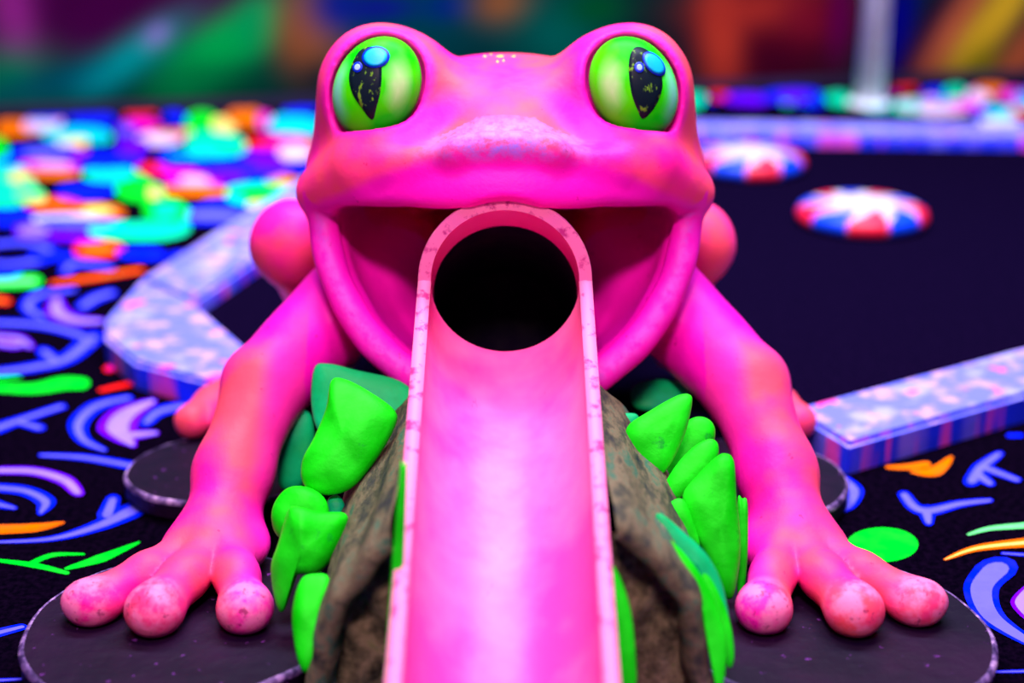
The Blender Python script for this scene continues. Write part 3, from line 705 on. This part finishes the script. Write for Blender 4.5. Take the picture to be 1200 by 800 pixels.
# ================================================================ CHUTE
m, t, b = nt('chute_paint', 0.38, 0.35)
c = mix(t, ramp(t, noise(t, 7, 4), [(0.40, 0.0), (0.64, 1.0)]), (0.92, 0.05, 0.38), (0.95, 0.18, 0.46))
c = mix(t, ramp(t, noise(t, 60, 6, 0.7, stretch=(1, .35, .35)), [(0.67, 0.0), (0.72, 0.6)]), c, (0.50, 0.02, 0.25))
t.links.new(c, b.inputs['Base Color']); bump(t, b, noise(t, 40, 6), 0.16, 0.004); M['chute'] = m
m, t, b = nt('chute_edge_paint', 0.5, 0.3)
c = mix(t, ramp(t, noise(t, 65, 6, 0.65), [(0.36, 0.0), (0.46, 1.0)]), (0.50, 0.03, 0.24), (0.88, 0.22, 0.50))
t.links.new(c, b.inputs['Base Color']); M['chute_edge'] = m
M['bore'] = plain('bore_shade', (0.005, 0.002, 0.014), 0.7, 0.05)  # near-black colour stands in for the unlit inside of the pipe
chute = tag(empty('ball_chute', (0, 0.86, 0)), 'pale pink half-pipe chute running out of the frog mouth', 'chute')
RO, RI = 0.0872, 0.0752
J = Vector((0, 1.480, 0.2955)); dn = Vector((0, -0.948, -0.318)).normalized(); Lc = 0.64
bk = Vector((0, 0.85, -0.53)).normalized()
def frame(o_, d):
    r = Vector((1, 0, 0)); u_ = r.cross(d).normalized()
    if u_.z < 0: u_ = -u_
    return r, u_
def tube(name, stations, a0, a1, ri, ro, m_, n=40, closed=False, inner=True):
    """stations: (point, direction); arc a0..a1 measured from +x through up"""
    V, Fc = [], []
    cnt = n if closed else n+1
    for o_, d in stations:
        r, u_ = frame(o_, d)
        for rad in (ri, ro):
            for k in range(cnt):
                a = a0+(a1-a0)*k/n; V.append(o_+r*rad*math.cos(a)+u_*rad*math.sin(a))
    st = 2*cnt
    for j in range(len(stations)-1):
        for q in (0, cnt):
            for k in range(n):
                k2 = (k+1) % cnt; Fc.append((j*st+q+k, j*st+q+k2, (j+1)*st+q+k2, (j+1)*st+q+k))
        if not closed:
            for k in (0, cnt-1): Fc.append((j*st+k, j*st+cnt+k, (j+1)*st+cnt+k, (j+1)*st+k))
    for j in (0, len(stations)-1):
        for k in range(n):
            k2 = (k+1) % cnt; Fc.append((j*st+k, j*st+k2, j*st+cnt+k2, j*st+cnt+k))
    return mesh(name, V, Fc, m_, chute)
def sharp(o_, ang=40):
    bm = bmesh.new(); bm.from_mesh(o_.data)
    for e in bm.edges:
        e.smooth = not (len(e.link_faces) == 2 and e.calc_face_angle(0) > math.radians(ang))
    bm.to_mesh(o_.data); bm.free()
ringd = Vector((0, -1, -0.02)).normalized()
ts = [J+dn*(Lc*k/24) for k in range(25)]
sharp(tube('trough', [(p, (ringd.lerp(dn, min(1, i/4))).normalized()) for i, p in enumerate(ts)], math.pi, 2*math.pi, RI, RO, M['chute']))
sharp(tube('pipe_collar', [(J, ringd), (J+bk*0.012, ringd), (J+bk*0.055, ringd)], 0, 2*math.pi, RI, RO, M['chute'], 64, True))
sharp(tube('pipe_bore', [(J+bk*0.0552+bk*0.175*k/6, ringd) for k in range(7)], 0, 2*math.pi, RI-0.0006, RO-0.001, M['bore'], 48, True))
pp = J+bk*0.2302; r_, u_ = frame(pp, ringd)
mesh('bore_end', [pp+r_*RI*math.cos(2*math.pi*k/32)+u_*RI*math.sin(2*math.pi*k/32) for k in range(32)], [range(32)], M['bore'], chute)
for s in (-1, 1):       # chipped top edges of the trough
    V2, F2 = [], []
    for p in ts:
        r, u_ = frame(p, dn)
        for x, z in ((RI-0.0006, -0.002), (RI-0.0004, 0.0012), ((RI+RO)/2, 0.0022), (RO+0.0004, 0.0012), (RO+0.0006, -0.002)):
            V2.append(p+r*s*x+u_*z)
    for j in range(len(ts)-1):
        for k in range(4): F2.append((j*5+k, j*5+k+1, (j+1)*5+k+1, (j+1)*5+k))
    mesh('edge_strip', V2, F2, M['chute_edge'], chute)
V2, F2 = [], []         # pale front face of the collar
for k in range(41):
    a = -0.05+(math.pi+0.10)*k/40
    for rad, off in ((RI-0.0005, 0.004), (RI-0.0003, -0.0012), (RO+0.0003, -0.0012), (RO+0.0005, 0.004)):
        r, u_ = frame(J, ringd); V2.append(J+r*rad*math.cos(a)+u_*rad*math.sin(a)-ringd*off)
for k in range(40):
    for q in range(3): F2.append((k*4+q, k*4+q+1, k*4+q+5, k*4+q+4))
sharp(mesh('collar_face', V2, F2, M['chute_edge'], chute))

# ================================================================ LOG WITH LEAVES
m, t, b = nt('log_bark', 0.75, 0.2)
c = ramp(t, noise(t, 24, 7, 0.7, stretch=(1.6, 0.6, 1.6)), [(0.34, (0.008, 0.012, 0.03)), (0.45, (0.07, 0.075, 0.045)), (0.53, (0.17, 0.145, 0.08)), (0.62, (0.03, 0.15, 0.09)), (0.72, (0.30, 0.22, 0.14))])
t.links.new(c, b.inputs['Base Color']); bump(t, b, noise(t, 45, 7, 0.7), 0.7, 0.008); M['bark'] = m
m, t, b = nt('log_end_grain', 0.8, 0.15)
c = ramp(t, noise(t, 38, 7, 0.72), [(0.36, (0.02, 0.018, 0.012)), (0.5, (0.13, 0.115, 0.065)), (0.6, (0.24, 0.20, 0.12)), (0.70, (0.10, 0.17, 0.05))])
t.links.new(c, b.inputs['Base Color']); bump(t, b, noise(t, 60, 7, 0.7), 0.6, 0.006); M['endgrain'] = m
LC = Vector((0.007, 1.13, 0.048)); LR = 0.173
log = tag(empty('hollow_log', (LC.x, 1.25, 0)), 'grey-brown half log with green leaves cradling the pink chute', 'log')
def log_r(a, y): return LR*(1+0.018*math.sin(5*a+9*y)+0.012*math.sin(11*a+3)+0.008*math.sin(23*a+14*y))
def log_mesh():
    N = 40; XI = RO+0.003; YF = LC.y
    prof = [(0.030, 0.86), (0.012, 0.875), (0.0, 0.90), (-0.004, 0.945), (0.004, 0.985), (0.018, 1.0), (0.06, 0.995), (0.12, 0.985), (0.18, 0.99), (0.25, 0.985), (0.33, 0.98), (0.36, 0.92)]
    for sx in (-1, 1):
        V, Fc = [], []
        for dy, s in prof:
            y = YF+dy
            for k in range(N+1):
                xi = (sx*XI-LC.x)*sx
                a1 = math.acos(min(1, xi/(LR*s))); a0 = -math.asin(LC.z/(LR*s))
                a = a0+(a1-a0)*k/N; aa = a if sx > 0 else math.pi-a; r = log_r(aa, y)*s
                V.append((LC.x+sx*max(r*math.cos(a), xi*0.98), y, max(0.0015, LC.z+r*math.sin(a))))
        for j in range(len(prof)-1):
            for k in range(N): q = j*(N+1)+k; Fc.append((q, q+1, q+N+2, q+N+1))
        mesh('bark', V, Fc, M['bark'], log)
        V, Fc = [], []; NR = 12
        for i in range(NR+1):
            f = i/NR
            for k in range(N+1):
                xi = (sx*XI-LC.x)*sx; a1 = math.acos(min(1, xi/(LR*0.87))); a0 = -math.asin(LC.z/(LR*0.87))
                a = a0+(a1-a0)*k/N; aa = a if sx > 0 else math.pi-a; r = log_r(aa, YF)*0.875
                ex_, ez_ = max(r*math.cos(a), xi), max(0.0015, LC.z+r*math.sin(a))
                x = xi+(ex_-xi)*f
                V.append((LC.x+sx*x, YF+0.028+0.004*math.sin(160*x+3*math.sin(30*ez_)), ez_))
        for j in range(NR):
            for k in range(N): q = j*(N+1)+k; Fc.append((q, q+1, q+N+2, q+N+1))
        mesh('end_face', V, Fc, M['endgrain'], log)
    mesh('saddle', box_pts(-XI, XI, YF+0.03, YF+0.36, 0.0015, 0.085), BOXF, M['endgrain'], log, False)
log_mesh()
M['leaf'] = speck('leaf_green', (0.0, 0.62, 0.0), (0.01, 0.85, 0.01), 0.55, 0.14, 14, 0.4, 0.62, 0.3, (0.0, 0.30, 0.02), 55)
M['leaf_teal_shaded'] = speck('leaf_teal_shaded', (0.0, 0.40, 0.10), (0.0, 0.60, 0.20), 0.5, 0.14, 14, 0.4, 0.62, 0.25, (0.0, 0.30, 0.12), 55)  # teal leaves; the darker tone also paints in shade on the rear ones
def leaf(outl, yt, yb, th, m_='leaf', fold=0.0):
    """fleshy leaf: outline at its own depth (yt at the top, yb at the foot), domed on both sides"""
    P = [p for p in catmull([(x, y, 0) for x, y in outl], 5, True)]
    n = len(P); cx = sum(P, Vector())/n
    ys = [p.y for p in P]; t0, t1 = min(ys), max(ys)
    ph = random.uniform(0, 6.28)
    def at_(p): return W(p.x, p.y, y=yt+(yb-yt)*(p.y-t0)/(t1-t0))
    out = Vector((0, -0.93, 0.36))
    V, Fc = [], []
    R_ = [1.0, 0.97, 0.88, 0.72, 0.5, 0.25]
    loops = []
    for side in (1, -1):
        for s in R_:
            if side == -1 and s == 1.0: continue
            dome = math.sqrt(max(0, 1-s**3.0))
            L = []
            for p in P:
                q = cx+(p-cx)*s
                rx = (q.x-cx.x)/40.0
                off = side*th*(dome*(0.75+0.10*math.sin(0.11*q.x+ph)*math.sin(0.09*q.y)))-fold*abs(rx)*th
                L.append(len(V)); V.append(at_(q)+out*off)
            loops.append((side, s, L))
    f = [l for l in loops if l[0] == 1]; bk_ = [f[0]]+[l for l in loops if l[0] == -1]
    for seq, side in ((f, 1), (bk_, -1)):
        for A, B in zip(seq[:-1], seq[1:]):
            for k in range(n): Fc.append((A[2][k], A[2][(k+1) % n], B[2][(k+1) % n], B[2][k]))
        c_ = len(V); V.append(at_(cx)+out*side*th*0.78)
        L = seq[-1][2]
        for k in range(n): Fc.append((L[k], L[(k+1) % n], c_))
    return mesh('leaf', V, Fc, M[m_], log)
# left cluster
leaf([(368, 432), (385, 426), (420, 434), (468, 446), (488, 468), (470, 500), (430, 520), (380, 512), (365, 480)], 1.500, 1.44, 0.014, 'leaf_teal_shaded')
leaf([(388, 446), (404, 444), (432, 458), (462, 480), (463, 500), (440, 540), (412, 572), (380, 580), (356, 568), (354, 540), (368, 512), (382, 478)], 1.40, 1.33, 0.022)
leaf([(332, 500), (350, 480), (366, 490), (368, 540), (350, 572), (326, 566)], 1.53, 1.50, 0.012, 'leaf_teal_shaded')
leaf([(322, 588), (338, 571), (362, 571), (382, 586), (384, 612), (360, 630), (328, 630), (318, 610)], 1.325, 1.30, 0.018)
leaf([(336, 600), (346, 593), (372, 600), (402, 602), (405, 618), (392, 650), (372, 672), (345, 676), (332, 716), (322, 710), (315, 668), (324, 638)], 1.275, 1.235, 0.020, fold=0.5)
leaf([(352, 680), (370, 672), (386, 678), (384, 720), (372, 770), (358, 788), (348, 770), (342, 720)], 1.205, 1.150, 0.013)
leaf([(384, 585), (396, 580), (404, 592), (398, 606), (386, 606)], 1.34, 1.33, 0.008, 'leaf_teal_shaded')
# right cluster
leaf([(742, 452), (770, 444), (802, 452), (800, 472), (770, 482), (742, 476)], 1.60, 1.57, 0.010, 'leaf_teal_shaded')
leaf([(719, 490), (732, 484), (748, 487), (745, 508), (730, 520), (721, 508)], 1.44, 1.43, 0.008, 'leaf_teal_shaded')
leaf([(735, 500), (760, 482), (792, 464), (808, 462), (811, 474), (802, 510), (785, 545), (768, 561), (748, 552), (733, 528)], 1.395, 1.355, 0.017)
leaf([(800, 498), (818, 488), (834, 494), (838, 512), (826, 545), (800, 562), (778, 566), (784, 530)], 1.42, 1.39, 0.013)
leaf([(772, 580), (790, 548), (812, 524), (832, 514), (842, 522), (838, 544), (812, 572), (786, 590), (774, 590)], 1.365, 1.335, 0.011)
leaf([(800, 580), (818, 556), (838, 536), (850, 531), (860, 540), (863, 580), (868, 640), (862, 690), (855, 702), (846, 694), (826, 650), (806, 612)], 1.325, 1.265, 0.018)
leaf([(864, 590), (870, 584), (876, 590), (876, 650), (872, 688), (864, 694)], 1.335, 1.30, 0.008)
leaf([(779, 596), (794, 584), (804, 590), (814, 616), (820, 640), (806, 640), (786, 616)], 1.295, 1.275, 0.008)
leaf([(768, 606), (776, 602), (800, 622), (830, 652), (848, 690), (856, 740), (850, 752), (836, 705), (808, 654), (780, 624)], 1.205, 1.150, 0.007, 'leaf_teal_shaded')
leaf([(773, 632), (784, 631), (812, 660), (836, 700), (852, 750), (848, 800), (840, 812), (840, 760), (826, 712), (800, 668)], 1.180, 1.115, 0.007)
leaf([(818, 668), (828, 668), (846, 700), (858, 740), (860, 775), (852, 780), (842, 738), (828, 700)], 1.180, 1.140, 0.006)
# blades standing beside the chute
leaf([(469, 548), (473, 544), (477, 550), (474, 640), (470, 720), (470, 806), (450, 806), (452, 760), (460, 650)], 1.125, 1.085, 0.006, 'leaf')
leaf([(712, 672), (718, 662), (730, 684), (740, 720), (745, 770), (744, 806), (724, 806), (720, 740)], 1.125, 1.085, 0.006, 'leaf')
